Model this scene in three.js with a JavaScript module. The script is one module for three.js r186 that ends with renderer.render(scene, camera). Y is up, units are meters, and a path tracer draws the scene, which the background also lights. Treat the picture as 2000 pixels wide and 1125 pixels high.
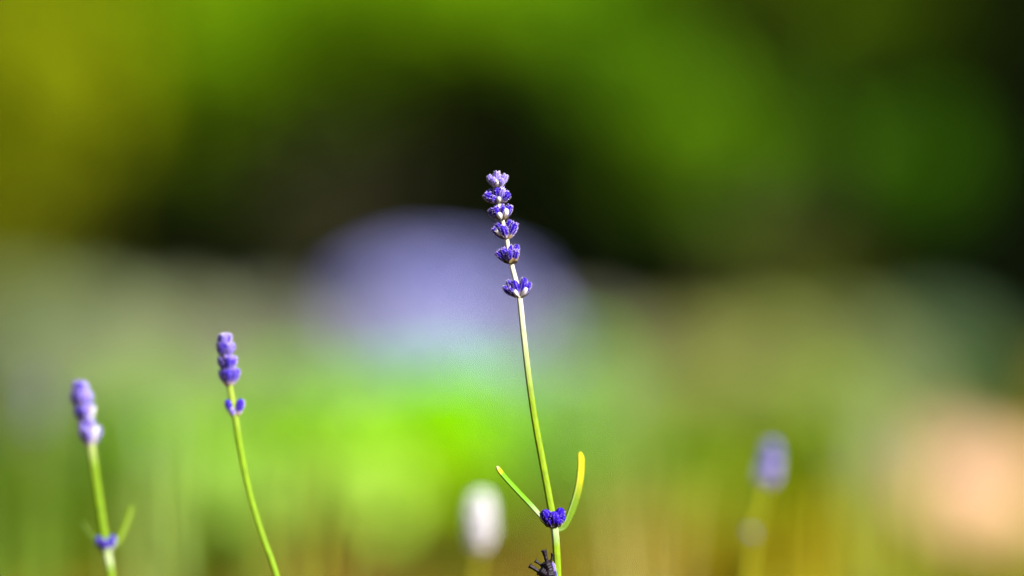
import * as THREE from 'three';
import { mergeGeometries, mergeVertices } from 'three/addons/utils/BufferGeometryUtils.js';
import { ImprovedNoise } from 'three/addons/math/ImprovedNoise.js';

// ---------------------------------------------------------------- camera, sky, sun, exposure
const scene = new THREE.Scene();
const camera = new THREE.PerspectiveCamera(9, 1024 / 576, 0.05, 600);
camera.filmGauge = 36; camera.setFocalLength(135);                 // a 135 mm telephoto close to its near limit
const EYE = 0.45, FOCUS = 1.125, FPX = 7500, HORIZON = 500;         // metres, metres, pixels of the 2000 px wide photograph
camera.position.set(0, EYE, 0);
camera.lookAt(0, EYE - (562.5 - HORIZON) / FPX, -1);
camera.focus = FOCUS; camera.userData.fStop = 2.8;
const renderer = new THREE.WebGLRenderer({ antialias: true });
renderer.toneMapping = THREE.LinearToneMapping;
renderer.toneMappingExposure = 5.2;
renderer.shadowMap.enabled = true;
renderer.setSize(1024, 576);

const SUN = new THREE.Vector3(0.66, 0.56, 0.50).normalize();
const sun = new THREE.DirectionalLight(new THREE.Color().setRGB(1, 0.955, 0.87), 5.0);
sun.position.copy(SUN).multiplyScalar(30).add(new THREE.Vector3(0, 0, -7));
sun.target.position.set(0, 0, -7);
sun.castShadow = true; sun.shadow.mapSize.set(4096, 4096);
Object.assign(sun.shadow.camera, { left: -14, right: 14, top: 12, bottom: -12, near: 1, far: 70 });
scene.add(sun, sun.target);
{ // clear blue sky, paler towards the horizon
  const W = 128, H = 64, d = new Float32Array(W * H * 4);
  for (let j = 0; j < H; j++) for (let i = 0; i < W; i++) {
    const el = ((j + 0.5) / H - 0.5) * Math.PI, up = Math.max(0, Math.sin(el)), k = Math.pow(1 - up, 3), o = (j * W + i) * 4;
    const g = el < 0 ? 0.25 : 1;
    d[o] = (0.045 + 0.10 * k) * g; d[o + 1] = (0.085 + 0.10 * k) * g; d[o + 2] = (0.17 + 0.06 * k) * g; d[o + 3] = 1;
  }
  const t = new THREE.DataTexture(d, W, H, THREE.RGBAFormat, THREE.FloatType);
  t.mapping = THREE.EquirectangularReflectionMapping; t.magFilter = t.minFilter = THREE.LinearFilter; t.needsUpdate = true;
  scene.background = t; scene.environment = t;
}

// ---------------------------------------------------------------- helpers
function rng(seed) { let a = seed >>> 0; return () => { a = (a + 0x6D2B79F5) | 0; let t = Math.imul(a ^ (a >>> 15), 1 | a); t = (t + Math.imul(t ^ (t >>> 7), 61 | t)) ^ t; return ((t ^ (t >>> 14)) >>> 0) / 4294967296; }; }
const R = rng(20240611), rr = (a, b) => a + (b - a) * R();
const noise = new ImprovedNoise();
const V = (x, y, z) => new THREE.Vector3(x, y, z);
const lerp = THREE.MathUtils.lerp, smooth = THREE.MathUtils.smoothstep;
const at = (px, py, d) => V((px - 1000) * d / FPX, EYE + (HORIZON - py) * d / FPX, -d);   // a point of the photograph, d metres away
const used = {};
const numbered = (n) => { const k = used[n] = (used[n] ?? -1) + 1; return k ? `${n}_${String(k).padStart(3, '0')}` : n; };
function tag(o, label, category, group, kind) { if (label) o.userData.label = label; if (category) o.userData.category = category; if (group) o.userData.group = group; if (kind) o.userData.kind = kind; return o; }
function base(name, pos, label, category, group) { const g = new THREE.Group(); g.name = numbered(name); g.position.copy(pos); scene.add(g); return tag(g, label, category, group); }
function part(name, geo, m, parent, label) { const o = new THREE.Mesh(geo, m); o.name = name; o.castShadow = o.receiveShadow = true; parent.add(o); if (label) o.userData.label = label; return o; }
const rgb = (r, g, b) => new THREE.Color().setRGB(r, g, b);
function grain(seed, lo, hi, size = 256, fx = 8, fy = 8) {              // tiling fine grain, grey
  const n = rng(seed), d = new Uint8Array(size * size * 4), off = n() * 50;
  const w = (u, v, f, g) => { const a = u * Math.PI * 2, b = v * Math.PI * 2; return noise.noise(Math.cos(a) * f + off, Math.sin(a) * f + Math.cos(b) * g, Math.sin(b) * g + off); };
  for (let j = 0; j < size; j++) for (let i = 0; i < size; i++) {
    const u = i / size, v = j / size, s = 0.5 + 0.34 * w(u, v, fx / 4, fy / 4) + 0.3 * w(u, v, fx, fy) + 0.16 * (n() - 0.5), o = (j * size + i) * 4;
    d[o] = d[o + 1] = d[o + 2] = 255 * Math.min(1, Math.max(0, lo + (hi - lo) * s)); d[o + 3] = 255;
  }
  const t = new THREE.DataTexture(d, size, size); t.wrapS = t.wrapT = THREE.RepeatWrapping; t.magFilter = t.minFilter = THREE.LinearFilter; t.needsUpdate = true; return t;
}
const fine = grain(1, 0.55, 1.1), coarse = grain(2, 0.5, 1.15, 512, 5, 5);
coarse.colorSpace = fine.colorSpace = THREE.NoColorSpace;

// tapered sweep along points; radius(t), optional squared profile, vertex colour(t, angle)
function sweep(pts, radius, { sides = 12, steps = 60, square = 0, flat = 1, color, twist = 0, cap = true } = {}) {
  const curve = new THREE.CatmullRomCurve3(pts, false, 'centripetal'), P = [], C = [], U = [], I = [];
  let nrm = null;
  for (let i = 0; i <= steps; i++) {
    const t = i / steps, p = curve.getPointAt(t), tan = curve.getTangentAt(t);
    if (!nrm) { nrm = Math.abs(tan.z) < 0.9 ? V(0, 0, 1) : V(1, 0, 0); }
    nrm.addScaledVector(tan, -nrm.dot(tan)).normalize();
    const bi = V(0, 0, 0).crossVectors(tan, nrm);
    for (let j = 0; j <= sides; j++) {
      const a = j / sides * Math.PI * 2, sq = 1 + square * Math.cos(4 * a), r = radius(t) * sq, c = Math.cos(a + twist) * r * flat, s = Math.sin(a + twist) * r;
      P.push(p.x + nrm.x * c + bi.x * s, p.y + nrm.y * c + bi.y * s, p.z + nrm.z * c + bi.z * s);
      U.push(j / sides, t * curve.getLength() * 40);
      if (color) { const q = color(t, a, p); C.push(q.r, q.g, q.b); }
      if (i < steps && j < sides) { const k = i * (sides + 1) + j; I.push(k, k + 1, k + sides + 1, k + 1, k + sides + 2, k + sides + 1); }
    }
  }
  if (cap) for (const [row, e] of [[0, 0], [steps, 1]]) {
    const p = curve.getPointAt(e), k = P.length / 3; P.push(p.x, p.y, p.z); U.push(0.5, e);
    if (color) { const q = color(e, 0, p); C.push(q.r, q.g, q.b); }
    for (let j = 0; j < sides; j++) { const a = row * (sides + 1) + j; e ? I.push(a, a + 1, k) : I.push(a + 1, a, k); }
  }
  const g = new THREE.BufferGeometry();
  g.setAttribute('position', new THREE.Float32BufferAttribute(P, 3)); g.setAttribute('uv', new THREE.Float32BufferAttribute(U, 2));
  if (color) g.setAttribute('color', new THREE.Float32BufferAttribute(C, 3));
  g.setIndex(I); g.computeVertexNormals(); return g;
}

// ---------------------------------------------------------------- materials
const std = (o) => new THREE.MeshStandardMaterial(o), phys = (o) => new THREE.MeshPhysicalMaterial(o);
const M = {
  stem: phys({ vertexColors: true, map: fine, roughness: 0.55, bumpMap: fine, bumpScale: 0.00006, specularIntensity: 0.25 }),
  bud: phys({ vertexColors: true, roughness: 0.8, specularIntensity: 0.1, sheen: 0.45, sheenColor: rgb(0.95, 0.85, 1), sheenRoughness: 0.22 }),
  bract: phys({ vertexColors: true, map: fine, roughness: 0.8 }),
  withered: phys({ color: rgb(0.007, 0.004, 0.008), roughness: 0.6, specularIntensity: 0.25, map: fine }),
  leaf: phys({ color: 0xffffff, roughness: 0.95, transmission: 0.35, thickness: 0, specularIntensity: 0.05 }),
  twig: phys({ color: rgb(0.026, 0.023, 0.011), roughness: 0.95, map: fine, specularIntensity: 0.15 }),
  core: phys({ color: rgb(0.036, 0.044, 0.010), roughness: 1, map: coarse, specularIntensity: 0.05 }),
  petal: phys({ color: 0xffffff, roughness: 0.9, transmission: 0.25, thickness: 0, specularIntensity: 0.3 }),
};

// ---------------------------------------------------------------- ground
{
  const t = (() => {
    const S = 1024, n = rng(77), d = new Uint8Array(S * S * 4);
    const w = (i, j, f) => { const a = i / S * 6.28318, b = j / S * 6.28318; return noise.noise(Math.cos(a) * f + 3.3, Math.sin(a) * f + Math.cos(b) * f, Math.sin(b) * f + 9.1); };
    for (let j = 0; j < S; j++) for (let i = 0; i < S; i++) {
      const a = 0.5 + 0.6 * w(i, j, 2) + 0.35 * w(i, j, 9), b = n(), o = (j * S + i) * 4, k = Math.min(1, Math.max(0, a)), s = 0.75 + 0.45 * b;
      d[o] = 255 * Math.min(1, lerp(0.40, 0.56, k) * s); d[o + 1] = 255 * Math.min(1, lerp(0.29, 0.43, k) * s); d[o + 2] = 255 * Math.min(1, lerp(0.12, 0.12, k) * s); d[o + 3] = 255;
    }
    const t = new THREE.DataTexture(d, S, S); t.colorSpace = THREE.SRGBColorSpace; t.wrapS = t.wrapT = THREE.RepeatWrapping; t.magFilter = t.minFilter = THREE.LinearFilter; t.needsUpdate = true; return t;
  })();
  const near = new THREE.PlaneGeometry(500, 500, 1, 1).rotateX(-Math.PI / 2);
  const uv = near.attributes.uv; for (let i = 0; i < uv.count; i++) uv.setXY(i, uv.getX(i) * 250, uv.getY(i) * 250);
  const g = new THREE.Mesh(near, phys({ map: t, color: rgb(0.75, 0.72, 0.4), roughness: 1, specularIntensity: 0.2, bumpMap: coarse, bumpScale: 0.01 }));
  g.name = 'ground'; g.receiveShadow = true; g.userData.kind = 'structure'; scene.add(g);
}

// ---------------------------------------------------------------- background foliage
const leafGeo = (() => {                                            // a folded, pointed leaf one unit long
  const p = [0, 0, 0, 0.22, 0.35, 0.06, 0.2, 0.7, 0.05, 0, 1, -0.04, -0.2, 0.7, 0.05, -0.22, 0.35, 0.06, 0, 0.35, 0, 0, 0.7, -0.01];
  const g = new THREE.BufferGeometry(); g.setAttribute('position', new THREE.Float32BufferAttribute(p, 3));
  g.setIndex([0, 1, 6, 6, 1, 2, 6, 2, 7, 7, 2, 3, 7, 3, 4, 7, 4, 6, 6, 4, 5, 6, 5, 0]); g.computeVertexNormals(); return g;
})();
const bladeGeo = (() => {                                           // a narrow channelled blade one unit long
  const p = [0.05, 0, 0, 0, 0, 0.015, -0.05, 0, 0, 0.045, 0.5, 0.03, 0, 0.5, 0.045, -0.045, 0.5, 0.03, 0, 1, 0.12];
  const g = new THREE.BufferGeometry(); g.setAttribute('position', new THREE.Float32BufferAttribute(p, 3));
  g.setIndex([0, 3, 1, 1, 3, 4, 1, 4, 2, 2, 4, 5, 3, 6, 4, 4, 6, 5]); g.computeVertexNormals(); return g;
})();
const spikeGeo = (() => {                                           // a far lavender flower spike one unit long: tiers of rounded buds
  const gs = [];
  for (let k = 0; k < 5; k++) for (let j = 0; j < 3; j++) {
    const a = j * 2.094 + k * 1.05, s = new THREE.SphereGeometry(0.115, 6, 4).scale(1, 1.5, 1);
    s.translate(Math.cos(a) * 0.1, 0.14 + k * 0.18, Math.sin(a) * 0.1); gs.push(s);
  }
  return mergeGeometries(gs);
})();
const _m = new THREE.Matrix4(), _q = new THREE.Quaternion(), _s = V(1, 1, 1), Y = V(0, 1, 0);
function scatter(name, geo, mat, parent, n, place, color) {
  const im = new THREE.InstancedMesh(geo, mat, n); im.name = name; im.castShadow = im.receiveShadow = true; im.userData.kind = 'stuff';
  const q2 = new THREE.Quaternion(), c = new THREE.Color();
  for (let i = 0; i < n; i++) {
    const { p, dir, size, wide = 1 } = place(i);
    _q.setFromUnitVectors(Y, dir); q2.setFromAxisAngle(Y, R() * 6.283); _q.multiply(q2);
    _m.compose(p, _q, _s.set(size * wide, size, size * wide)); im.setMatrixAt(i, _m);
    color(c, i, p); im.setColorAt(i, c);
  }
  parent.add(im); return im;
}
const rdir = () => { const z = rr(-1, 1), a = R() * 6.2832, s = Math.sqrt(1 - z * z); return V(Math.cos(a) * s, z, Math.sin(a) * s); };
// a leafy shrub or tree: clumps = [px, py, rx, ry (pixels), dd (extra depth m), leaves, [r,g,b]]
function leafy(name, label, category, [px, d], clumps, { leaf = 0.06, trunk = 0.03, crown = 'foliage', wood = 'branch', group, jitter = 0.3 } = {}) {
  const foot = at(px, 0, d).setY(0), root = base(name, foot, label, category, group);
  const main = V(0, 0, 0), lo = Math.min(...clumps.map((c) => at(c[0], c[1], d).y)) * 0.45;
  const fork = V(rr(-0.03, 0.03), Math.max(0.08, lo), rr(-0.03, 0.03));
  part('trunk', sweep([main, V(rr(-0.02, 0.02), fork.y * 0.5, rr(-0.02, 0.02)), fork], (t) => trunk * (1.15 - 0.35 * t), { sides: 9, steps: 10 }), M.twig, root);
  clumps.forEach(([cx, cy, rx, ry, dd, n, col], ci) => {
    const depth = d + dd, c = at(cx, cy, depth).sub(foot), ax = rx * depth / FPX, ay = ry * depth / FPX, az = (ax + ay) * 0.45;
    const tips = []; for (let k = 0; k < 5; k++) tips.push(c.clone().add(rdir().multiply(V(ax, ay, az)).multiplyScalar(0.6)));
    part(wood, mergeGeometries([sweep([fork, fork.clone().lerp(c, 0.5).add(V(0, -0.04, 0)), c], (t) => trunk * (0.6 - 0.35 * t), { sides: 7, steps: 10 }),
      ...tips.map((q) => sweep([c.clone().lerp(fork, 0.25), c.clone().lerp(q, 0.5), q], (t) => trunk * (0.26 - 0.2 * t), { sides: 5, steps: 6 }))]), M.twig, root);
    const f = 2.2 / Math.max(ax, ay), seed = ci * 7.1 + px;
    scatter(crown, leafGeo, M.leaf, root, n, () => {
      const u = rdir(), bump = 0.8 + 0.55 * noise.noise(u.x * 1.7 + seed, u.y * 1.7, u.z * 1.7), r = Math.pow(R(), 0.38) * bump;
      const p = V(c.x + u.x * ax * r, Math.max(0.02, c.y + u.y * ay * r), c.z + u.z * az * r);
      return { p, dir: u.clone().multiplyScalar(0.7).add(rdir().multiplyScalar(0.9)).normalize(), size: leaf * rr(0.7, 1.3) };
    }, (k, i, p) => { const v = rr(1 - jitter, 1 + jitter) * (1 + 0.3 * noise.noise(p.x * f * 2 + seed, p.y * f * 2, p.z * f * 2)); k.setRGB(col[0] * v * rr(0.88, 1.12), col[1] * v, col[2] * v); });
  });
  return root;
}
// a lavender cushion: grey-green linear leaves in a mound, flower spikes above it
function cushion(name, label, category, [px, top, d, wpx], { leaf = [0.13, 0.16, 0.075], n = 5000, spikes = 0, flower = [0.2, 0.17, 0.5], spikeTop = 0.1, spikeLen = 0.05, group, blade = 0.05, wide = 1.4 } = {}) {
  const foot = at(px, 0, d).setY(0), H = Math.max(0.1, at(px, top, d).y), A = wpx / 2 * d / FPX, root = base(name, foot, label, category, group);
  const twigs = []; for (let k = 0; k < 14; k++) { const a = R() * 6.283, q = R(); twigs.push(sweep([V(0, 0, 0), V(Math.cos(a) * A * q * 0.5, H * 0.3, Math.sin(a) * A * q * 0.5), V(Math.cos(a) * A * q * 0.8, H * 0.75 * Math.sqrt(1 - q * q * 0.7), Math.sin(a) * A * q * 0.8)], (t) => 0.007 - 0.004 * t, { sides: 5, steps: 6 })); }
  part('woody_stem', mergeGeometries(twigs), M.twig, root);
  scatter('foliage', bladeGeo, M.leaf, root, n, () => {
    const a = R() * 6.283, e = Math.asin(Math.pow(R(), 0.8)), r = 0.55 + 0.45 * Math.sqrt(R()), l = 1 + 0.12 * noise.noise(Math.cos(a) * 2 + px, Math.sin(a) * 2, e * 2);
    const u = V(Math.cos(a) * Math.cos(e), Math.sin(e), Math.sin(a) * Math.cos(e));
    return { p: V(u.x * A * r * l, Math.max(0.01, u.y * H * r * l - blade * 0.6), u.z * A * r * l), dir: u.clone().add(rdir().multiplyScalar(0.6)).add(V(0, 0.6, 0)).normalize(), size: blade * rr(0.7, 1.4), wide };
  }, (c) => { const v = rr(0.7, 1.3); c.setRGB(leaf[0] * v, leaf[1] * v, leaf[2] * v * rr(0.85, 1.15)); });
  if (spikes) {
    const heads = [], stems = [];
    for (let k = 0; k < spikes; k++) {
      const a = R() * 6.283, q = Math.sqrt(R()), e = Math.acos(q * 0.8), u = V(Math.cos(a) * q, Math.sin(e), Math.sin(a) * q), b = V(u.x * A * 0.9, u.y * H * 0.9, u.z * A * 0.9);
      const t = b.clone().add(V(u.x * 0.03 + rr(-0.015, 0.015), spikeTop * rr(0.25, 1.1), u.z * 0.03 + rr(-0.015, 0.015)));
      heads.push([t, t.clone().sub(b).normalize()]);
      if (k % 2 === 0) stems.push(sweep([b, b.clone().lerp(t, 0.5), t], () => 0.0013, { sides: 4, steps: 3, cap: false, color: () => rgb(0.12, 0.2, 0.04) }));
    }
    const st = part('flower_stem', mergeGeometries(stems), M.stem, root); st.userData.kind = 'stuff';
    scatter('flower_spike', spikeGeo, M.petal, root, spikes, (i) => ({ p: heads[i][0], dir: heads[i][1], size: spikeLen * rr(0.8, 1.25) }), (c) => { const v = rr(0.75, 1.25); c.setRGB(flower[0] * v, flower[1] * v, flower[2] * v); });
  }
  return root;
}

// hedge and trees at the back
{
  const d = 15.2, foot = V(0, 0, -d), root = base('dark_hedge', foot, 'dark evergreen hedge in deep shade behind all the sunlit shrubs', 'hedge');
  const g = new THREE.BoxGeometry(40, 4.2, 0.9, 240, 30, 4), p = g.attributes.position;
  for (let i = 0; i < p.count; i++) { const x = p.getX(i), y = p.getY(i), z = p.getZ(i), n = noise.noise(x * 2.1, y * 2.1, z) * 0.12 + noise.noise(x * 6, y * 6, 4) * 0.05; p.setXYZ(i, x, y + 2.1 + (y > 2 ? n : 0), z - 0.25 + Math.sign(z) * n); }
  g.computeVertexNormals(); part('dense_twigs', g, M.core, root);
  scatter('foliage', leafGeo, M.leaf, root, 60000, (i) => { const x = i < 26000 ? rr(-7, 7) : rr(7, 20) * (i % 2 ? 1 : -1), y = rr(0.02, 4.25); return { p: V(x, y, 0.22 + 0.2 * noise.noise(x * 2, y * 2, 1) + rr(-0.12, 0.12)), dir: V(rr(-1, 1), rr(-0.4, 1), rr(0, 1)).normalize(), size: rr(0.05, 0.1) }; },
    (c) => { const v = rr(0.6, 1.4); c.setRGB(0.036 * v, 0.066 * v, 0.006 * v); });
}
// added unseen tree right of the frame, crown shaped to shade the hedge and hollow
function bigTree(name, label, category, x, z, h, crown, n, leaf) {
  const root = base(name, V(x, 0, z), label, category), top = V(0.1, h, -0.1);
  part('trunk', sweep([V(0, 0, 0), V(0.06, h * 0.4, 0.03), top], (t) => 0.16 - 0.1 * t, { sides: 12, steps: 14 }), M.twig, root);
  const limbs = [];
  for (const [cx, cy, cz, ax, ay, az] of crown) limbs.push(sweep([V(0.05, h * 0.45, 0.02), V(cx * 0.5, lerp(h * 0.45, cy, 0.6), cz * 0.5), V(cx, cy, cz)], (t) => 0.07 - 0.05 * t, { sides: 7, steps: 8 }));
  part('limb', mergeGeometries(limbs), M.twig, root);
  scatter('crown', leafGeo, M.leaf, root, n, (i) => { const [cx, cy, cz, ax, ay, az] = crown[i % crown.length], u = rdir(), r = Math.pow(R(), 0.42) * (0.8 + 0.5 * noise.noise(u.x * 2 + cx, u.y * 2, u.z * 2 + cz)); return { p: V(cx + u.x * ax * r, cy + u.y * ay * r, cz + u.z * az * r), dir: u.clone().add(rdir()).normalize(), size: leaf * rr(0.7, 1.3) }; },
    (c) => { const v = rr(0.7, 1.3); c.setRGB(0.05 * v, 0.09 * v, 0.01 * v); });
}
bigTree('added_shade_tree', 'added unseen broadleaf tree right of the view, placed to shade the dark hedge', 'tree', 6.2, -10.9, 6.6, [[-0.6, 4.2, 0.3, 1.7, 0.9, 0.9], [0.9, 5.6, 0, 2.0, 1.2, 1.0], [-1.4, 6.6, -0.2, 1.6, 1.0, 0.9], [1.2, 7.6, -0.2, 1.9, 1.1, 1.0], [2.4, 4.4, 0.2, 1.6, 1, 0.9], [-3.4, 4.6, -0.6, 1.1, 1.0, 0.5], [-2.2, 4.9, -0.7, 1.1, 1.2, 0.5], [-1.0, 4.9, -0.6, 1.1, 1.2, 0.5], [0.2, 4.9, -0.6, 1.1, 1.2, 0.5], [-2.6, 5.9, -0.9, 1.4, 0.7, 0.5]], 50000, 0.15);

leafy('olive_shrub', 'olive-yellow leafy shrub at the far left edge behind the grey-green mounds', 'shrub', [10, 12.4],
  [[10, 150, 260, 260, 0, 3800, [0.15, 0.185, 0.0003]], [-60, 430, 210, 170, 0.1, 2300, [0.115, 0.13, 0.0003]], [190, -100, 240, 200, 0.2, 2400, [0.13, 0.20, 0.0003]]], { leaf: 0.055 });
leafy('green_tree', 'green tree with low drooping leafy branches over the dark hollow, upper left of centre', 'tree', [640, 13.0],
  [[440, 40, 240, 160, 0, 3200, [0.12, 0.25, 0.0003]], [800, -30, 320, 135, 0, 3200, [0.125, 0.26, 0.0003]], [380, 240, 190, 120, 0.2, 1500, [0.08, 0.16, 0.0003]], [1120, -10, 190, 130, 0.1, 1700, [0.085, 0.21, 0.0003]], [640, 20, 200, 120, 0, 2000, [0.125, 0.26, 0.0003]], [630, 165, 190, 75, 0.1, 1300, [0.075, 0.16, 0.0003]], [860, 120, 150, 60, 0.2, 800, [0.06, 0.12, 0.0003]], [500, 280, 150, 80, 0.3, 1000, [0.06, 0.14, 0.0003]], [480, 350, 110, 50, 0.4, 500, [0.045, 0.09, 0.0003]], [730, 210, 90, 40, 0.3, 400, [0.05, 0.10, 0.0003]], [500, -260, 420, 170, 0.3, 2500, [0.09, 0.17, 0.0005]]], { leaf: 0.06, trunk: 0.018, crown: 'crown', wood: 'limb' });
leafy('deep_green_tree', 'deep green leafy tree filling the upper right above the black shade', 'tree', [1500, 12.6],
  [[1330, 270, 200, 145, 0, 2100, [0.068, 0.155, 0.0003]], [1620, 290, 210, 130, 0.2, 1700, [0.044, 0.115, 0.0003]], [1785, 310, 100, 115, 0.1, 1200, [0.036, 0.115, 0.0003]], [1230, 110, 160, 100, 0.3, 1100, [0.062, 0.15, 0.0003]], [1760, 25, 210, 80, 0.1, 1300, [0.075, 0.14, 0.0003]], [1450, -90, 260, 110, 0.4, 1500, [0.06, 0.1, 0.0005]]], { leaf: 0.06, trunk: 0.045, crown: 'crown', wood: 'limb' });
leafy('low_olive_shrub', 'low olive-green shrub in the half shade below the deep green tree', 'shrub', [1540, 11.6],
  [[1540, 585, 160, 65, 0, 1500, [0.06, 0.085, 0.0005]]], { leaf: 0.045 });

// lavender cushions in the middle distance
const cushions = 'grey-green cushions in the middle distance';
cushion('lavender_bush', 'flowering lavender bush, the pale violet blur left of the tall stem', 'lavender bush', [850, 660, 9.5, 320], { spikes: 240, spikeTop: 0.115, spikeLen: 0.07, flower: [0.235, 0.235, 0.52], leaf: [0.14, 0.16, 0.13] });
for (const [label, px, top, d, w, leaf] of [
  ['wide grey-green cushion plant at the left edge below the olive shrub', 20, 580, 9.5, 330, [0.17, 0.22, 0.105]],
  ['pale grey-green cushion plant behind the head of the leftmost stem', 200, 605, 9.1, 260, [0.28, 0.33, 0.17]],
  ['pale grey cushion plant left of the slim second stem', 370, 622, 9.3, 270, [0.31, 0.34, 0.19]],
  ['pale grey cushion plant behind the head of the slim second stem', 520, 632, 9.0, 260, [0.31, 0.33, 0.22]],
  ['grey cushion plant just below the flowering violet bush', 730, 658, 8.8, 330, [0.27, 0.27, 0.26]],
  ['lilac-grey cushion plant at the right foot of the flowering violet bush', 960, 655, 9.0, 280, [0.27, 0.27, 0.27]],
  ['small grey cushion plant between the violet bush and the beige-green one', 1150, 645, 9.1, 260, [0.24, 0.245, 0.17]],
  ['beige-green cushion plant right of the tall stem, below the low olive shrub', 1330, 668, 9.0, 260, [0.30, 0.31, 0.10]],
  ['brightest beige-green cushion plant, above the blurred violet head', 1500, 662, 9.2, 300, [0.33, 0.36, 0.11]],
  ['dull beige-green cushion plant right of and above the blurred violet head', 1660, 655, 9.0, 260, [0.24, 0.27, 0.11]],
  ['bluish grey-green cushion plant near the right edge above the peach stone', 1830, 640, 9.6, 300, [0.14, 0.22, 0.10]],
]) cushion('grey_cushion', label, 'cushion plant', [px, top, d, w], { leaf, n: 3800, group: cushions });

// low bright plants nearer to the camera
const low = { leaf: 0.02, trunk: 0.006, wood: 'stalk', jitter: 0.2 };
leafy('lime_plant', 'vivid lime-green leafy plant glowing in the sun, left of the tall stem', 'plant', [820, 3.8], [[850, 803, 165, 88, 0, 2800, [0.155, 0.46, 0.0003]], [790, 900, 170, 85, -0.1, 2800, [0.23, 0.44, 0.0003]]], low);
leafy('yellow_green_plant', 'yellow-green leafy plant left of the vivid lime one', 'plant', [560, 3.9], [[560, 840, 140, 100, 0, 2600, [0.17, 0.38, 0.0003]]], low);
leafy('mint_green_plant', 'pale mint-green plant right of the lime one, behind the bare stem', 'plant', [1135, 4.3], [[1130, 800, 105, 115, 0, 2000, [0.20, 0.37, 0.075]], [1090, 920, 130, 95, -0.3, 1800, [0.15, 0.30, 0.03]]], low);
leafy('pale_lime_plant', 'small pale lime plant below the vivid lime one, left of the white flower', 'plant', [720, 2.9], [[715, 955, 60, 85, 0, 1300, [0.40, 0.60, 0.08]]], { ...low, leaf: 0.016 });
leafy('grass_green_plant', 'grass-green leafy plant between the two left lavender stems', 'plant', [330, 3.7], [[310, 860, 160, 115, 0, 2600, [0.12, 0.27, 0.0003]]], low);
leafy('sage_plant', 'dull sage-green plant low down between the two left lavender stems', 'plant', [430, 3.3], [[420, 950, 130, 85, 0, 1900, [0.25, 0.42, 0.06]], [560, 970, 70, 70, 0.1, 900, [0.25, 0.42, 0.06]]], { ...low, leaf: 0.018 });
leafy('broad_green_plant', 'dark green plant in the bottom left corner of the view', 'plant', [50, 3.1], [[20, 1000, 180, 150, 0, 3600, [0.06, 0.115, 0.003]]], low);
leafy('olive_plant', 'olive-green leafy plant right of the upright leaf of the tall stem', 'plant', [1370, 4.0], [[1370, 855, 115, 80, 0, 1600, [0.10, 0.17, 0.0003]], [1310, 955, 130, 75, -0.2, 1300, [0.15, 0.23, 0.015]]], low);
leafy('leaf_green_plant', 'yellowish leaf-green plant behind the blurred violet bud on the right', 'plant', [1600, 4.1], [[1600, 850, 120, 105, 0, 1900, [0.14, 0.24, 0.0003]], [1600, 965, 120, 70, -0.2, 1200, [0.15, 0.20, 0.0003]]], low);
leafy('silver_plant', 'silvery green plant just left of the peach stone', 'plant', [1700, 3.5], [[1700, 880, 50, 75, 0, 800, [0.27, 0.33, 0.11]]], { ...low, leaf: 0.018 });
leafy('green_plant', 'dark green plant above the peach stone at the right edge', 'plant', [1950, 5.7], [[1975, 810, 100, 75, 0, 2200, [0.06, 0.105, 0.006]]], low);

leafy('ochre_plant', 'ochre-yellow dry plant at the lower edge between tall stem and blurred violet head', 'plant', [1290, 3.4], [[1290, 1100, 110, 70, 0, 1500, [0.26, 0.19, 0.006]]], low);
leafy('ochre_plant', 'golden ochre plant at the lower edge behind the stem of the blurred violet head', 'plant', [1560, 3.6], [[1500, 1100, 130, 65, 0, 1600, [0.24, 0.19, 0.0003]], [1690, 1075, 80, 60, 0.1, 900, [0.22, 0.19, 0.0003]]], low);
leafy('brown_plant', 'small brown withered plant at the lower edge right of the slim second stem', 'plant', [600, 3.2], [[600, 1070, 75, 65, 0, 1100, [0.10, 0.062, 0.006]]], low);
leafy('olive_tuft', 'dark olive tuft at the lower edge left of the slim second stem', 'plant', [410, 3.0], [[420, 1105, 120, 55, 0, 1300, [0.075, 0.10, 0.003]]], low);
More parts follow.
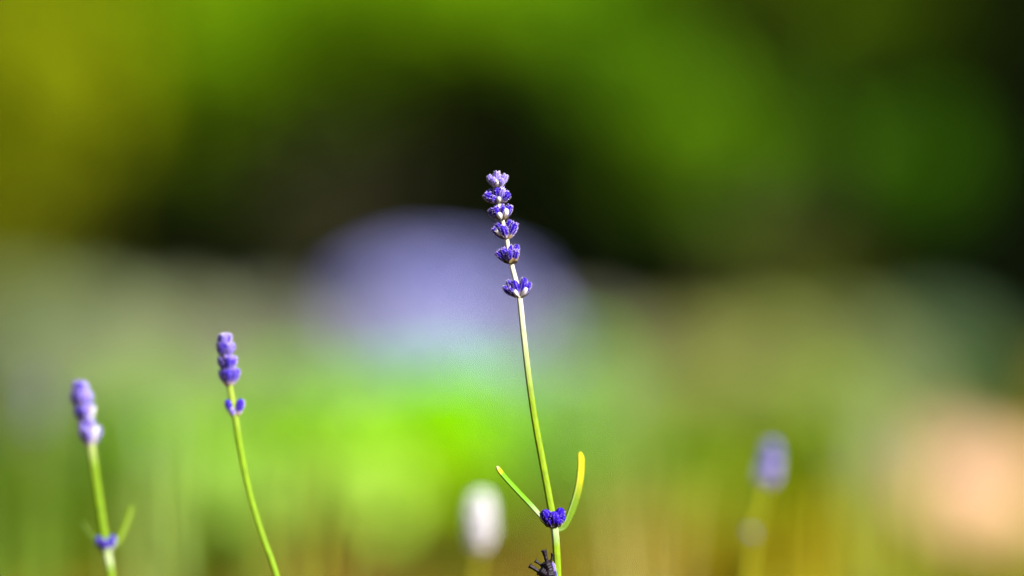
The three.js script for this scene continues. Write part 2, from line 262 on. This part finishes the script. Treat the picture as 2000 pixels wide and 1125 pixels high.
// tall thin grass, far out of focus, standing in the bed behind the flowers
for (const [label, x, top, d, col, n] of [['dark green grass tuft dissolving at the lower left edge', 30, 780, 1.7, [0.06, 0.11, 0.004], 14], ['pale green grass tuft just right of the leftmost stem', 300, 760, 1.75, [0.18, 0.27, 0.06], 9], ['dark grass tuft before the sage-green plant, left of the slim second stem', 420, 900, 1.6, [0.07, 0.11, 0.004], 10], ['yellow-green grass tuft right of the slim second stem', 600, 860, 1.65, [0.16, 0.2, 0.01], 8], ['brown grass tuft low between the slim second stem and the white head', 640, 1000, 1.55, [0.07, 0.045, 0.001], 10], ['straw-coloured grass tuft right of the curved leaf', 1250, 880, 1.7, [0.26, 0.22, 0.06], 9], ['golden grass tuft before the stem of the blurred violet head', 1560, 980, 1.6, [0.24, 0.2, 0.001], 10], ['mixed grass tuft in front of the silvery plant and the peach stone', 1740, 820, 1.7, [0.16, 0.19, 0.02], 11], ['dark grass tuft at the lower right edge in front of the peach stone', 1900, 1060, 1.55, [0.085, 0.10, 0.004], 10]]) {
  const foot = at(x, 0, d).setY(0), root = base('grass_tuft', foot, label, 'grass tuft');
  for (let i = 0; i < n; i++) {
    const tip = at(x + rr(-110, 110), top + rr(-40, 150), d + rr(-0.05, 0.05)).sub(foot), q = V(rr(-0.01, 0.01), 0, rr(-0.01, 0.01)), v = rr(0.75, 1.25), w = rr(0.0013, 0.0024);
    part('blade', sweep([q, V(lerp(q.x, tip.x, 0.35), tip.y * 0.5, lerp(q.z, tip.z, 0.35)), V(lerp(q.x, tip.x, 0.75), tip.y * 0.85, lerp(q.z, tip.z, 0.75)), tip], (t) => w * (1 - 0.85 * t * t), { sides: 6, steps: 18, flat: 0.35, color: () => rgb(col[0] * v, col[1] * v, col[2] * v) }), M.stem, root);
  }
}
leafy('low_plant', 'dark low plant in the bottom right corner before the peach stone', 'plant', [1850, 5.2], [[1860, 1125, 150, 35, 0, 1500, [0.085, 0.095, 0.004]]], low);

// peach stone
{
  const d = 6.0, foot = at(1880, 0, d).setY(0), top = at(1880, 870, d).y, root = base('sandstone_boulder', foot, 'sunlit peach-coloured boulder low at the right edge', 'boulder');
  const g = mergeVertices(new THREE.IcosahedronGeometry(1, 24).deleteAttribute('uv').deleteAttribute('normal')), p = g.attributes.position, C = [];
  for (let i = 0; i < p.count; i++) {
    const v = V(p.getX(i), p.getY(i), p.getZ(i)), n = 1 + 0.16 * noise.noise(v.x * 1.6 + 4, v.y * 1.6, v.z * 1.6) + 0.05 * noise.noise(v.x * 5, v.y * 5, v.z * 5) + 0.015 * noise.noise(v.x * 17, v.y * 17, v.z * 17);
    v.multiplyScalar(n); p.setXYZ(i, v.x * 0.128, top * 0.42 + v.y * top * 0.56, v.z * 0.11);
    const k = 0.9 + 0.25 * noise.noise(v.x * 4, v.y * 9, v.z * 4); C.push(0.34 * k, 0.198 * k, 0.115 * k);
  }
  g.setAttribute('color', new THREE.Float32BufferAttribute(C, 3)); g.computeVertexNormals();
  part('stone', g, std({ vertexColors: true, roughness: 0.95 }), root);
}
// dry grass and soil cover
{
  const im = (name, label, n, x0, x1, z0, z1, cols, s0, s1, seed) => {
    const o = scatter(name, bladeGeo, M.leaf, scene, n, () => { let x, z; do { x = rr(x0, x1); z = rr(z0, z1); } while (Math.hypot(x - 0.7, (z + 5.7) * 0.5) < 0.2 || noise.noise(x * 2.3 + seed, z * 1.6, seed) < rr(-0.45, 0.2)); return { p: V(x, 0, z), dir: V(rr(-0.6, 0.6), 1, rr(-0.6, 0.6)).normalize(), size: rr(s0, s1), wide: 0.9 }; },
      (c) => { const k = cols[Math.floor(R() * cols.length)], v = rr(0.75, 1.25); c.setRGB(k[0] * v, k[1] * v, k[2] * v); });
    o.name = numbered(name); tag(o, label, 'grass', null, 'stuff');
  };
  im('dry_grass', 'ochre dry grass covering the ground in the lower right', 9000, 0.1, 1.2, -7.2, -4.6, [[0.155, 0.14, 0.0003], [0.12, 0.145, 0.0005], [0.145, 0.11, 0.0005]], 0.05, 0.12, 3.3);
  im('short_grass', 'short green grass on the ground in the lower left', 14000, -1.3, 0, -8.2, -4.8, [[0.04, 0.065, 0.0005], [0.055, 0.065, 0.001], [0.06, 0.045, 0.001]], 0.04, 0.09, 8.1);
}

{ // rough meadow round the bed
  const cols = [[0.05, 0.08, 0.002], [0.08, 0.10, 0.004], [0.12, 0.11, 0.01]];
  const o = scatter('meadow_grass', bladeGeo, M.leaf, scene, 90000, () => { let x, z; do { x = rr(-9, 9); z = rr(-14.6, 0.5); } while ((Math.abs(x) < 1.35 && z < -4.4 && z > -8.4) || (Math.abs(x) < -z * 0.14 + 0.1 && z <= -8.4) || noise.noise(x * 0.9, z * 0.9, 5.5) < rr(-0.9, -0.1)); return { p: V(x, 0, z), dir: V(rr(-0.6, 0.6), 1, rr(-0.6, 0.6)).normalize(), size: rr(0.04, 0.13), wide: 1.3 }; },
    (c, i, p) => { const k = cols[Math.floor(R() * cols.length)], v = rr(0.75, 1.25) * (1 + 0.4 * noise.noise(p.x * 0.6, p.z * 0.6, 2)); c.setRGB(k[0] * v, k[1] * v, k[2] * v); });
  o.name = numbered('meadow_grass'); tag(o, 'rough mixed meadow grass round the flower bed', 'grass', null, 'stuff');
}

// ---------------------------------------------------------------- lavender flowers
function budGeometry(seed, pale, hairs = 190) {                                  // one calyx, unit length and width, ribbed and hairy
  const n = rng(seed), prof = [[0, 0.2], [0.06, 0.27], [0.2, 0.35], [0.4, 0.45], [0.6, 0.5], [0.76, 0.48], [0.88, 0.39], [0.95, 0.27], [0.985, 0.13], [1, 0.01]];
  const S = 32, P = [], C = [], I = [], steps = 26, rad = (t) => { for (let i = 1; i < prof.length; i++) if (t <= prof[i][0]) { const [a, ra] = prof[i - 1], [b, rb] = prof[i]; return lerp(ra, rb, (t - a) / (b - a)); } return 0; };
  if (seed % 2 === 0) prof.splice(7, 3, [0.94, 0.36], [0.975, 0.37], [0.985, 0.34], [1, 0.14]);   // an opening bud: a scalloped mouth
  const open = seed % 2 === 0, bend = (n() - 0.5) * 0.16, deep = pale ? [0.06, 0.036, 0.24] : [0.006, 0.0006, 0.13], mid = pale ? [0.115, 0.09, 0.29] : [0.017, 0.003, 0.19], foot = pale ? [0.27, 0.25, 0.22] : [0.2, 0.16, 0.19];
  for (let i = 0; i <= steps; i++) {
    const t = 1 - Math.pow(1 - i / steps, 1.25);
    for (let j = 0; j <= S; j++) {
      const a = j / S * 6.28318, rib = Math.cos(8 * a), r = rad(t) * (1 + 0.085 * rib * Math.sin(Math.PI * Math.min(1, t * 1.05)));
      const lip = open ? smooth(t, 0.8, 0.96) : 0;
      P.push(Math.cos(a) * r * (1 + 0.1 * lip * Math.cos(5 * a)) + bend * t * t, open && i === steps ? 0.82 : t * (1 + 0.05 * lip * Math.cos(5 * a)), Math.sin(a) * r * (1 + 0.1 * lip * Math.cos(5 * a)));
      const nn = noise.noise(Math.cos(a) * 2.5 + seed, t * 7, Math.sin(a) * 2.5), k = smooth(t, 0.12 + 0.1 * nn, 0.42 + 0.14 * nn), m = Math.max(0, Math.min(1, 0.35 + 0.45 * rib + 0.5 * nn));
      const edge = Math.max(open ? smooth(t, 0.9, 0.97) * (i === steps ? 0 : 0.8) : 0, 0.28 * smooth(rib, 0.7, 1) * smooth(nn, -0.3, 0.4)), rim = pale ? [0.28, 0.25, 0.38] : [0.17, 0.12, 0.36];
      for (let c = 0; c < 3; c++) C.push(lerp(lerp(foot[c], lerp(deep[c], mid[c], m), k), rim[c], edge * k));
      if (i < steps && j < S) { const q = i * (S + 1) + j; I.push(q, q + S + 1, q + 1, q + 1, q + S + 1, q + S + 2); }
    }
  }
  for (let h = 0; h < hairs; h++) {                                    // hairs
    const t = 0.06 + 0.93 * Math.pow(n(), 0.7), a = Math.round(n() * 8) / 8 * 6.28318 + (n() - 0.5) * 0.5, r = rad(t) * 1.03, o = V(Math.cos(a) * r + bend * t * t, t, Math.sin(a) * r);
    const d = V(Math.cos(a) + (n() - 0.5) * 0.5, (t > 0.85 ? 0.9 : 0.15) + (n() - 0.5) * 0.3, Math.sin(a) + (n() - 0.5) * 0.5).normalize(), len = 0.17 * (0.6 + 0.8 * n()), b = P.length / 3;
    const s1 = V(-Math.sin(a), 0, Math.cos(a)).multiplyScalar(0.011), tip = V(o.x + d.x * len, o.y + d.y * len * 0.5, o.z + d.z * len), col = pale ? [0.40, 0.37, 0.46] : [0.40, 0.34, 0.50];
    for (const v of [o.clone().add(s1), o.clone().sub(s1), o.clone().add(V(0, 0.012, 0)), tip]) { P.push(v.x, v.y, v.z); C.push(...col); }
    I.push(b, b + 1, b + 3, b + 1, b + 2, b + 3, b + 2, b, b + 3);
  }
  const g = new THREE.BufferGeometry(); g.setAttribute('position', new THREE.Float32BufferAttribute(P, 3)); g.setAttribute('color', new THREE.Float32BufferAttribute(C, 3)); g.setIndex(I); g.computeVertexNormals(); return g;
}
const deepBuds = [11, 12, 13, 14].map((s) => budGeometry(s, false)), smoothBuds = [15, 17, 19].map((s) => budGeometry(s, false, 36)), paleBuds = [21, 22, 23].map((s) => budGeometry(s, true));
const whiteBuds = [31, 32].map((s) => { const g = budGeometry(s, true), c = g.attributes.color; for (let i = 0; i < c.count; i++) { const v = 0.34 + 0.05 * noise.noise(i * 0.07, 2, 3); c.setXYZ(i, v, v * 0.97, v * 1.02); } return g; });
const bractGeo = (cols) => {                                        // a small papery pointed scale, cupped, one unit long
  const P = [], C = [], I = [], U = [], nx = 6, ny = 8;
  for (const s of [1, -1]) for (let i = 0; i <= ny; i++) for (let j = 0; j <= nx; j++) {
    const t = i / ny, x = (j / nx - 0.5) * 2, w = 0.42 * Math.pow(Math.sin(Math.PI * Math.min(1, 0.18 + 0.82 * t)), 0.8), q = x * w;
    P.push(q, t, -0.45 * q * q + 0.22 * t * t + s * 0.02); U.push(x, t);
    const k = Math.abs(Math.sin(x * 9)) * 0.25, a = cols[0], b = cols[1]; for (let c = 0; c < 3; c++) C.push(lerp(a[c], b[c], t) * (0.85 + k));
    if (i < ny && j < nx) { const o = (s > 0 ? 0 : (nx + 1) * (ny + 1)) + i * (nx + 1) + j; s > 0 ? I.push(o, o + 1, o + nx + 1, o + 1, o + nx + 2, o + nx + 1) : I.push(o, o + nx + 1, o + 1, o + 1, o + nx + 1, o + nx + 2); }
  }
  const g = new THREE.BufferGeometry(); g.setAttribute('position', new THREE.Float32BufferAttribute(P, 3)); g.setAttribute('color', new THREE.Float32BufferAttribute(C, 3)); g.setAttribute('uv', new THREE.Float32BufferAttribute(U, 2)); g.setIndex(I); g.computeVertexNormals(); return g;
};
const tanBract = bractGeo([[0.26, 0.24, 0.07], [0.30, 0.17, 0.07]]), darkShadeBract = bractGeo([[0.05, 0.05, 0.014], [0.035, 0.022, 0.016]]);  // dark scales: brownish, and coloured to stand in for shade under the whorls
const mm = (p) => p * FOCUS / FPX;                                  // photograph pixels at the plane of focus, in metres
function aim(o, from, to, width, len) { const d = to.clone().sub(from), L = len ?? d.length(); o.position.copy(from); o.quaternion.setFromUnitVectors(Y, d.normalize()).multiply(new THREE.Quaternion().setFromAxisAngle(Y, R() * 6.283)); o.scale.set(width, L, width); return o; }

/* whorl: [base px, base py, buds [[tip dx, tip dy, towards camera px, width px, kind]], bracts [[tip dx, dy, towards px, width px, dark]]]
   kind: 0 deep violet, 1 pale lilac, 2 white */
function flower(name, label, d, spec) {
  const foot = at(spec.foot[0], 0, d).setY(0).add(V(0, 0, spec.footBack ?? 0)), root = base(name, foot, label, 'lavender');
  const P = (x, y, z = 0) => at(x, y, d).sub(foot).add(V(0, 0, mm(z))), k = spec.size ?? d / FOCUS;
  const pts = spec.path.map(([x, y, z = 0]) => P(x, y, z)); pts.push(V(0, 0, 0));
  const len = pts.reduce((s, p, i) => i ? s + p.distanceTo(pts[i - 1]) : 0, 0), H = pts[0].y;
  const col = spec.stemColor ?? ((y) => rgb(0.2, 0.27, 0.02));
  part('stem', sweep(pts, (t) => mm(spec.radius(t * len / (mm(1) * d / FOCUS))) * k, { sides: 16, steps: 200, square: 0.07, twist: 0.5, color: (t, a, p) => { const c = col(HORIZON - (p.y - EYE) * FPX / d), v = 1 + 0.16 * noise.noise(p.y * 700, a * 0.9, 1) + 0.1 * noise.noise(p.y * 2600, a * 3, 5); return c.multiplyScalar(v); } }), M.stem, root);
  for (const [bx, by, buds, bracts = [], lab] of spec.whorls) {
    const w = new THREE.Group(); w.name = 'flower_whorl'; w.position.copy(P(bx, by)); root.add(w); if (lab) w.userData.label = lab;
    for (const [dx, dy, z, wd, kind = 0] of buds) {
      const set = [deepBuds, paleBuds, whiteBuds, smoothBuds][kind], tip = V(mm(dx), -mm(dy), mm(z)).multiplyScalar(k), from = tip.clone().setY(0).multiplyScalar(0.16); from.y = tip.y * 0.06;
      aim(part('bud', set[Math.floor(R() * set.length)], M.bud, w), from, tip, mm(wd) * k);
    }
    for (const [dx, dy, z, wd, dark] of bracts) {
      const o = part('bract', dark ? darkShadeBract : tanBract, M.bract, w), dir = V(mm(dx), -mm(dy), mm(z)).multiplyScalar(k), out = V(dir.x, 0, dir.z + 1e-6).normalize();
      const yv = dir.clone().normalize(), zv = out.clone().negate().addScaledVector(yv, out.dot(yv)).normalize(), xv = V(0, 0, 0).crossVectors(yv, zv);
      o.quaternion.setFromRotationMatrix(_m.makeBasis(xv, yv, zv)); o.position.copy(out).multiplyScalar(mm(3.5) * k); o.scale.set(mm(wd) * k, dir.length(), mm(wd) * k);
    }
  }
  for (const lf of spec.leaves ?? []) {
    const q = lf.path.map(([x, y, z]) => P(x, y, z)), n = 44, S = 14, PP = [], C = [], U = [], I = [], curve = new THREE.CatmullRomCurve3(q, false, 'centripetal'), face = V(...lf.face).normalize();
    for (let i = 0; i <= n; i++) {
      const t = i / n, p = curve.getPointAt(t), tan = curve.getTangentAt(t), up = face.clone().addScaledVector(tan, -face.dot(tan)).normalize(), side = V(0, 0, 0).crossVectors(tan, up);
      const w = mm(lf.width) * k * 0.5 * (0.62 + 0.38 * smooth(t, 0, 0.4)) * (t > 0.93 ? Math.sqrt(Math.max(0.02, 1 - Math.pow((t - 0.93) / 0.072, 2))) : 1);
      for (let j = 0; j <= S; j++) {                                  // revolute margins: a rolled edge either side of a midrib groove
        const a = j / S * 6.28318, cx = Math.cos(a), sy = Math.sin(a), x = cx * w, y = sy > 0 ? w * (0.34 * Math.pow(sy, 0.7) - 0.26 * Math.exp(-cx * cx * 14)) : w * 0.62 * sy * (1 - 0.75 * Math.exp(-cx * cx * 5));
        PP.push(p.x + side.x * x + up.x * y, p.y + side.y * x + up.y * y, p.z + side.z * x + up.z * y); U.push(j / S, t * 6);
        const c = lf.color(t), v = (1 + 0.14 * noise.noise(t * 22, cx * 2, sy * 2 + lf.width)); C.push(c[0] * v, c[1] * v, c[2] * v);
        if (i < n && j < S) { const o = i * (S + 1) + j; I.push(o, o + S + 1, o + 1, o + 1, o + S + 1, o + S + 2); }
      }
    }
    const g = new THREE.BufferGeometry(); g.setAttribute('position', new THREE.Float32BufferAttribute(PP, 3)); g.setAttribute('color', new THREE.Float32BufferAttribute(C, 3)); g.setAttribute('uv', new THREE.Float32BufferAttribute(U, 2)); g.setIndex(I); g.computeVertexNormals();
    part('leaf', g, M.stem, root, lf.label);
  }
  return { root, P, k };
}
const mix3 = (a, b, t) => [lerp(a[0], b[0], t), lerp(a[1], b[1], t), lerp(a[2], b[2], t)];

// the tall sharp stem
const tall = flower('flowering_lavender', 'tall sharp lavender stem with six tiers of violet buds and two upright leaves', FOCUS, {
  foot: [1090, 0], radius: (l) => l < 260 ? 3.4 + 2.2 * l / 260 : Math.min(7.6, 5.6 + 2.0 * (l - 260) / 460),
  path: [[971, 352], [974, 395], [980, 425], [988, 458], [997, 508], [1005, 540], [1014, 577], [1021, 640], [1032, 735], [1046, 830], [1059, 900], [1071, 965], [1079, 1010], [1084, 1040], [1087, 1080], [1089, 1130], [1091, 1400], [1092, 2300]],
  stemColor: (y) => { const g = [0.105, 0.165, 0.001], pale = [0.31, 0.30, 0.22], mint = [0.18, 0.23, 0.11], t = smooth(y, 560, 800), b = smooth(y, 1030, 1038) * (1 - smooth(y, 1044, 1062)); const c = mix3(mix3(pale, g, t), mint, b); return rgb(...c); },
  whorls: [
    [971, 367, [[-1, -33, -3, 15, 1], [-18, -25, -2, 13, 1], [18, -26, -4, 14, 1], [-9, -20, 11, 11, 1], [10, -18, 11, 12, 1], [0, -14, 13, 9, 2]], [[-6, -8, 4, 9, 0]]],
    [974, 396, [[-28, -18, 2, 17, 0], [-19, -25, -6, 14, 0], [-4, -31, 4, 16, 0], [8, -29, 8, 13, 1], [15, -25, -4, 13, 0], [21, -20, 4, 16, 0], [-15, -11, 13, 12, 0], [6, -32, -12, 13, 0], [0, -10, 17, 9, 2]], [[1, -10, 13, 13, 0], [-19, -5, 5, 15, 1], [-9, -3, 9, 12, 1]]],
    [981, 429, [[-26, -20, -4, 14, 0], [-17, -25, 7, 18, 0], [-3, -31, -4, 16, 0], [1, -25, 12, 12, 0], [9, -21, 13, 12, 2], [16, -29, 0, 15, 0], [-7, -13, 15, 11, 2]], [[-2, -7, 11, 15, 0], [9, -7, 10, 13, 0], [-20, -7, 4, 17, 1], [-11, -4, 8, 13, 1]]],
    [990, 467, [[-28, -22, -3, 14, 0], [-19, -32, -3, 16, 0], [-10, -26, 12, 18, 0], [-21, -17, 11, 8, 2], [5, -39, 0, 12, 0], [17, -33, 4, 17, 0], [-3, -30, -12, 13, 0]], [[8, -8, 8, 12, 0], [-21, -8, 5, 17, 1], [-11, -4, 9, 14, 1]]],
    [998, 515, [[-29, -23, 2, 13, 0], [-17, -31, 4, 17, 0], [-2, -37, -2, 16, 0], [13, -38, -3, 14, 0], [11, -27, 12, 14, 0], [-4, -26, 15, 14, 0], [-10, -33, -9, 13, 0]], [[4, -9, 13, 16, 0], [13, -10, 8, 14, 0], [-23, -9, 5, 18, 1], [-12, -5, 10, 15, 1], [10, -3, 7, 13, 1]]],
    [1014, 581, [[-32, -21, 2, 13, 0], [-23, -34, -2, 15, 0], [-11, -34, 7, 16, 0], [-21, -20, 10, 11, 0], [11, -39, 4, 16, 0], [22, -30, 2, 13, 0], [15, -19, 10, 9, 2], [-11, -15, 12, 9, 2]], [[19, -8, 4, 14, 1], [10, -4, 7, 12, 0], [-26, -9, 4, 17, 1], [-15, -5, 8, 15, 1], [-5, -4, 8, 9, 0]]],
    [1081, 1030, [[-19, -35, 7, 22, 3], [2, -31, 14, 23, 3], [17, -38, 7, 20, 3], [22, -25, 2, 15, 3], [-9, -18, 14, 15, 3], [11, -19, 14, 15, 3], [-2, -32, -12, 15, 3]], [[-26, -12, 5, 20, 1], [-15, -5, 11, 20, 1], [0, -5, 14, 19, 1], [20, -11, 6, 20, 1], [12, -4, 11, 18, 1]], 'short dark violet whorl between the two leaves'],
  ],
  leaves: [
    { path: [[1080, 1034, 0], [1060, 1012, 3], [1033, 982, 6], [1002, 949, 9], [980, 924, 12], [970, 910, 13]], width: 16, face: [0.72, 0.55, 0.42], label: 'straight leaf slanting left with a yellowed tip', color: (t) => t > 0.9 ? mix3([0.23, 0.19, 0.003], [0.24, 0.23, 0.13], smooth(t, 0.95, 1)) : mix3(mix3([0.2, 0.23, 0.14], [0.06, 0.15, 0.001], smooth(t, 0.2, 0.5)), [0.06, 0.16, 0.001], t) },
    { path: [[1084, 1036, 0], [1101, 1030, -8], [1115, 1005, -26], [1129, 965, -54], [1136, 925, -84], [1137, 889, -112]], width: 20, face: [0.8, 0.3, 0.5], label: 'curved upright leaf with a yellow tip', color: (t) => mix3([0.05, 0.09, 0.001], [0.24, 0.21, 0.001], smooth(t, 0.35, 0.95)) },
  ],
});
{ // withered flowers clinging to the tall stem at the lower edge
  const w = new THREE.Group(); w.name = 'withered_whorl'; w.position.copy(tall.P(1085, 1142)); w.userData.label = 'withered blackish flowers clinging to the left of the stem'; tall.root.add(w);
  const L = (x, y, z) => V(mm(x - 1085), -mm(y - 1142), mm(z));
  const tube = (a, b, r0, r1, flare) => { const A = L(...a), B = L(...b); part('withered_petal', sweep([A, A.clone().lerp(B, 0.5).add(V(mm(1), mm(1), 0)), B], (t) => mm(lerp(r0, r1, smooth(t, 0, 0.55)) + (t > 0.8 ? flare * smooth(t, 0.8, 0.95) : 0)) * (1 + 0.1 * Math.sin(t * 40)), { sides: 10, steps: 24 }), M.withered, w); };
  tube([1073, 1124, 8], [1062, 1074, 10], 13, 4.2, 1.4); tube([1072, 1112, 12], [1079, 1080, 12], 5, 2.2, 1.2); tube([1068, 1130, 8], [1034, 1104, 10], 12, 3.8, 1.2); tube([1066, 1114, 4], [1045, 1095, 4], 6, 2.6, 1.2);
  tube([1080, 1136, 6], [1055, 1113, 10], 11, 11, 0); tube([1078, 1130, 8], [1066, 1097, 12], 10, 9, 0);
  for (const [x, y, z, wd, kind] of [[1079, 1098, 10, 10, 1], [1073, 1110, 15, 10, 0], [1082, 1112, 10, 10, 0]]) aim(part('bud', kind ? paleBuds[0] : deepBuds[1], M.bud, w), L(1084, 1143, 3), L(x, y, z), mm(wd));
}

// generic compact head: tiers of buds along a px path
function tiers(list) {
  return list.map(([x, y, h, w, kinds, n = 7, wide = 15]) => [x, y, Array.from({ length: n }, (_, i) => { const a = i / n * 6.283 + rr(-0.2, 0.2), s = rr(0.85, 1.05); return [Math.sin(a) * w * s, -h * rr(0.9, 1.05), Math.cos(a) * w * s, wide * rr(0.9, 1.1), kinds[Math.floor(R() * kinds.length)]]; }), [[-5, -6, 6, 13, 0], [7, -7, 5, 12, 0]]]);
}
flower('flowering_lavender', 'slim lavender stem second from left, compact violet head and one lower pair of buds', 1.1, {
  foot: [640, 0], radius: () => 6.2, stemColor: (y) => rgb(...mix3([0.14, 0.19, 0.02], [0.095, 0.165, 0.001], smooth(y, 790, 860))),
  path: [[438, 672], [443, 705], [447, 745], [452, 775], [459, 812], [468, 870], [485, 955], [508, 1035], [538, 1120], [570, 1250], [620, 1700]],
  whorls: [...tiers([[439, 684, 34, 9, [1, 0, 0], 7, 16], [440, 702, 34, 15, [1, 0, 0], 9, 15], [444, 730, 34, 15, [0, 0, 1], 9, 15], [447, 754, 34, 17, [0, 1, 0], 9, 16]]),
    [459, 814, [[-17, -34, 3, 15, 0], [13, -35, 0, 18, 0], [-9, -18, 10, 11, 1]], [[-8, -7, 5, 13, 0], [8, -6, 5, 12, 0]]]],
});
flower('flowering_lavender', 'leftmost lavender stem with a soft pale violet head and a budded leaf node below', 1.187, {
  foot: [240, 0], radius: () => 8, stemColor: (y) => { const b = smooth(y, 1072, 1082) * (1 - smooth(y, 1095, 1115)); return rgb(...mix3(mix3([0.17, 0.21, 0.06], [0.085, 0.15, 0.001], smooth(y, 875, 915)), [0.21, 0.25, 0.12], b)); },
  path: [[156, 765], [164, 800], [172, 845], [178, 875], [186, 930], [197, 1005], [207, 1070], [216, 1125], [224, 1300], [235, 2000]],
  whorls: [...tiers([[157, 782, 38, 10, [1, 0, 1], 7, 19], [160, 802, 40, 16, [1, 1, 0], 9, 19], [165, 828, 38, 17, [2, 1, 0], 9, 18], [170, 848, 30, 12, [0, 0, 1], 8, 17], [175, 872, 40, 20, [0, 0, 1, 2], 9, 17]]),
    [207, 1080, [[-18, -32, 3, 15, 0], [14, -34, 0, 17, 0], [-4, -28, 10, 14, 0], [4, -26, -10, 14, 0]], [[-8, -8, 6, 12, 0]]]],
  leaves: [{ path: [[207, 1083, 0], [185, 1065, -40], [162, 1043, -90], [146, 1028, -130]], width: 9, face: [0.5, 0.7, 0.4], color: () => [0.045, 0.075, 0.003] }, { path: [[208, 1083, 0], [226, 1060, -40], [237, 1030, -90], [244, 998, -140]], width: 9, face: [0.6, 0.3, 0.7], color: () => [0.07, 0.11, 0.002] }],
});
flower('flowering_lavender', 'short stem with a rounded white out-of-focus head left of the tall stem', 1.375, {
  foot: [930, 0], radius: () => 6, stemColor: () => rgb(0.12, 0.12, 0.002), path: [[938, 985], [937, 1030], [935, 1075], [931, 1125], [929, 1300], [930, 2000]],
  whorls: tiers([[938, 990, 26, 14, [2], 7, 17], [938, 1005, 28, 22, [2], 9, 18], [937, 1024, 28, 26, [2], 11, 19], [937, 1044, 28, 27, [2], 11, 19], [937, 1062, 28, 25, [2], 10, 19], [936, 1078, 26, 19, [2], 9, 17]]),
});
flower('flowering_lavender', 'blurred violet lavender head leaning right, standing right of the tall stem', 1.365, {
  foot: [1450, 0], radius: () => 6.5, stemColor: () => rgb(0.15, 0.155, 0.002), path: [[1505, 880], [1500, 920], [1493, 965], [1483, 1005], [1473, 1045], [1464, 1125], [1458, 1300], [1452, 2000]],
  whorls: [...tiers([[1506, 890, 26, 10, [1, 1, 2], 7, 15], [1504, 908, 28, 16, [1, 1, 0], 9, 16], [1501, 928, 28, 19, [1, 1, 2], 9, 17], [1497, 950, 30, 19, [1, 1, 1], 9, 17]]), ...tiers([[1470, 1054, 20, 11, [1], 3, 10]])],
});
// softer, farther stems of the same bed
const soft = [['far bluish-grey lavender dissolving at the left edge above the leftmost stem', 75, 745, 1.95, [1, 1, 0]], ['faint pale lavender between the two left stems', 300, 800, 2.3, [1, 0]], ['faint greyish lavender right of the tall stem and above the curved leaf', 1205, 740, 2.5, [1, 0]], ['faint lavender left of the peach stone', 1690, 840, 2.2, [1, 1, 0]]];
for (const [label, x, y, d, kinds] of soft) {
  const lean = rr(-25, 35);
  flower('flowering_lavender', label, d, { size: 1.05, foot: [x + lean * 2, 0], radius: () => 6, stemColor: () => rgb(0.16, 0.22, 0.02), path: [[x, y + 10], [x + lean * 0.1, y + 60], [x + lean * 0.5, y + 200], [x + lean, y + 420], [x + lean * 1.7, y + 900]],
    whorls: tiers([[x, y + 20, 26, 9, kinds, 5, 15], [x, y + 40, 26, 15, kinds, 7, 15], [x + lean * 0.08, y + 62, 26, 17, kinds, 7, 16], [x + lean * 0.15, y + 84, 26, 16, kinds, 7, 16]]) });
}

renderer.render(scene, camera);
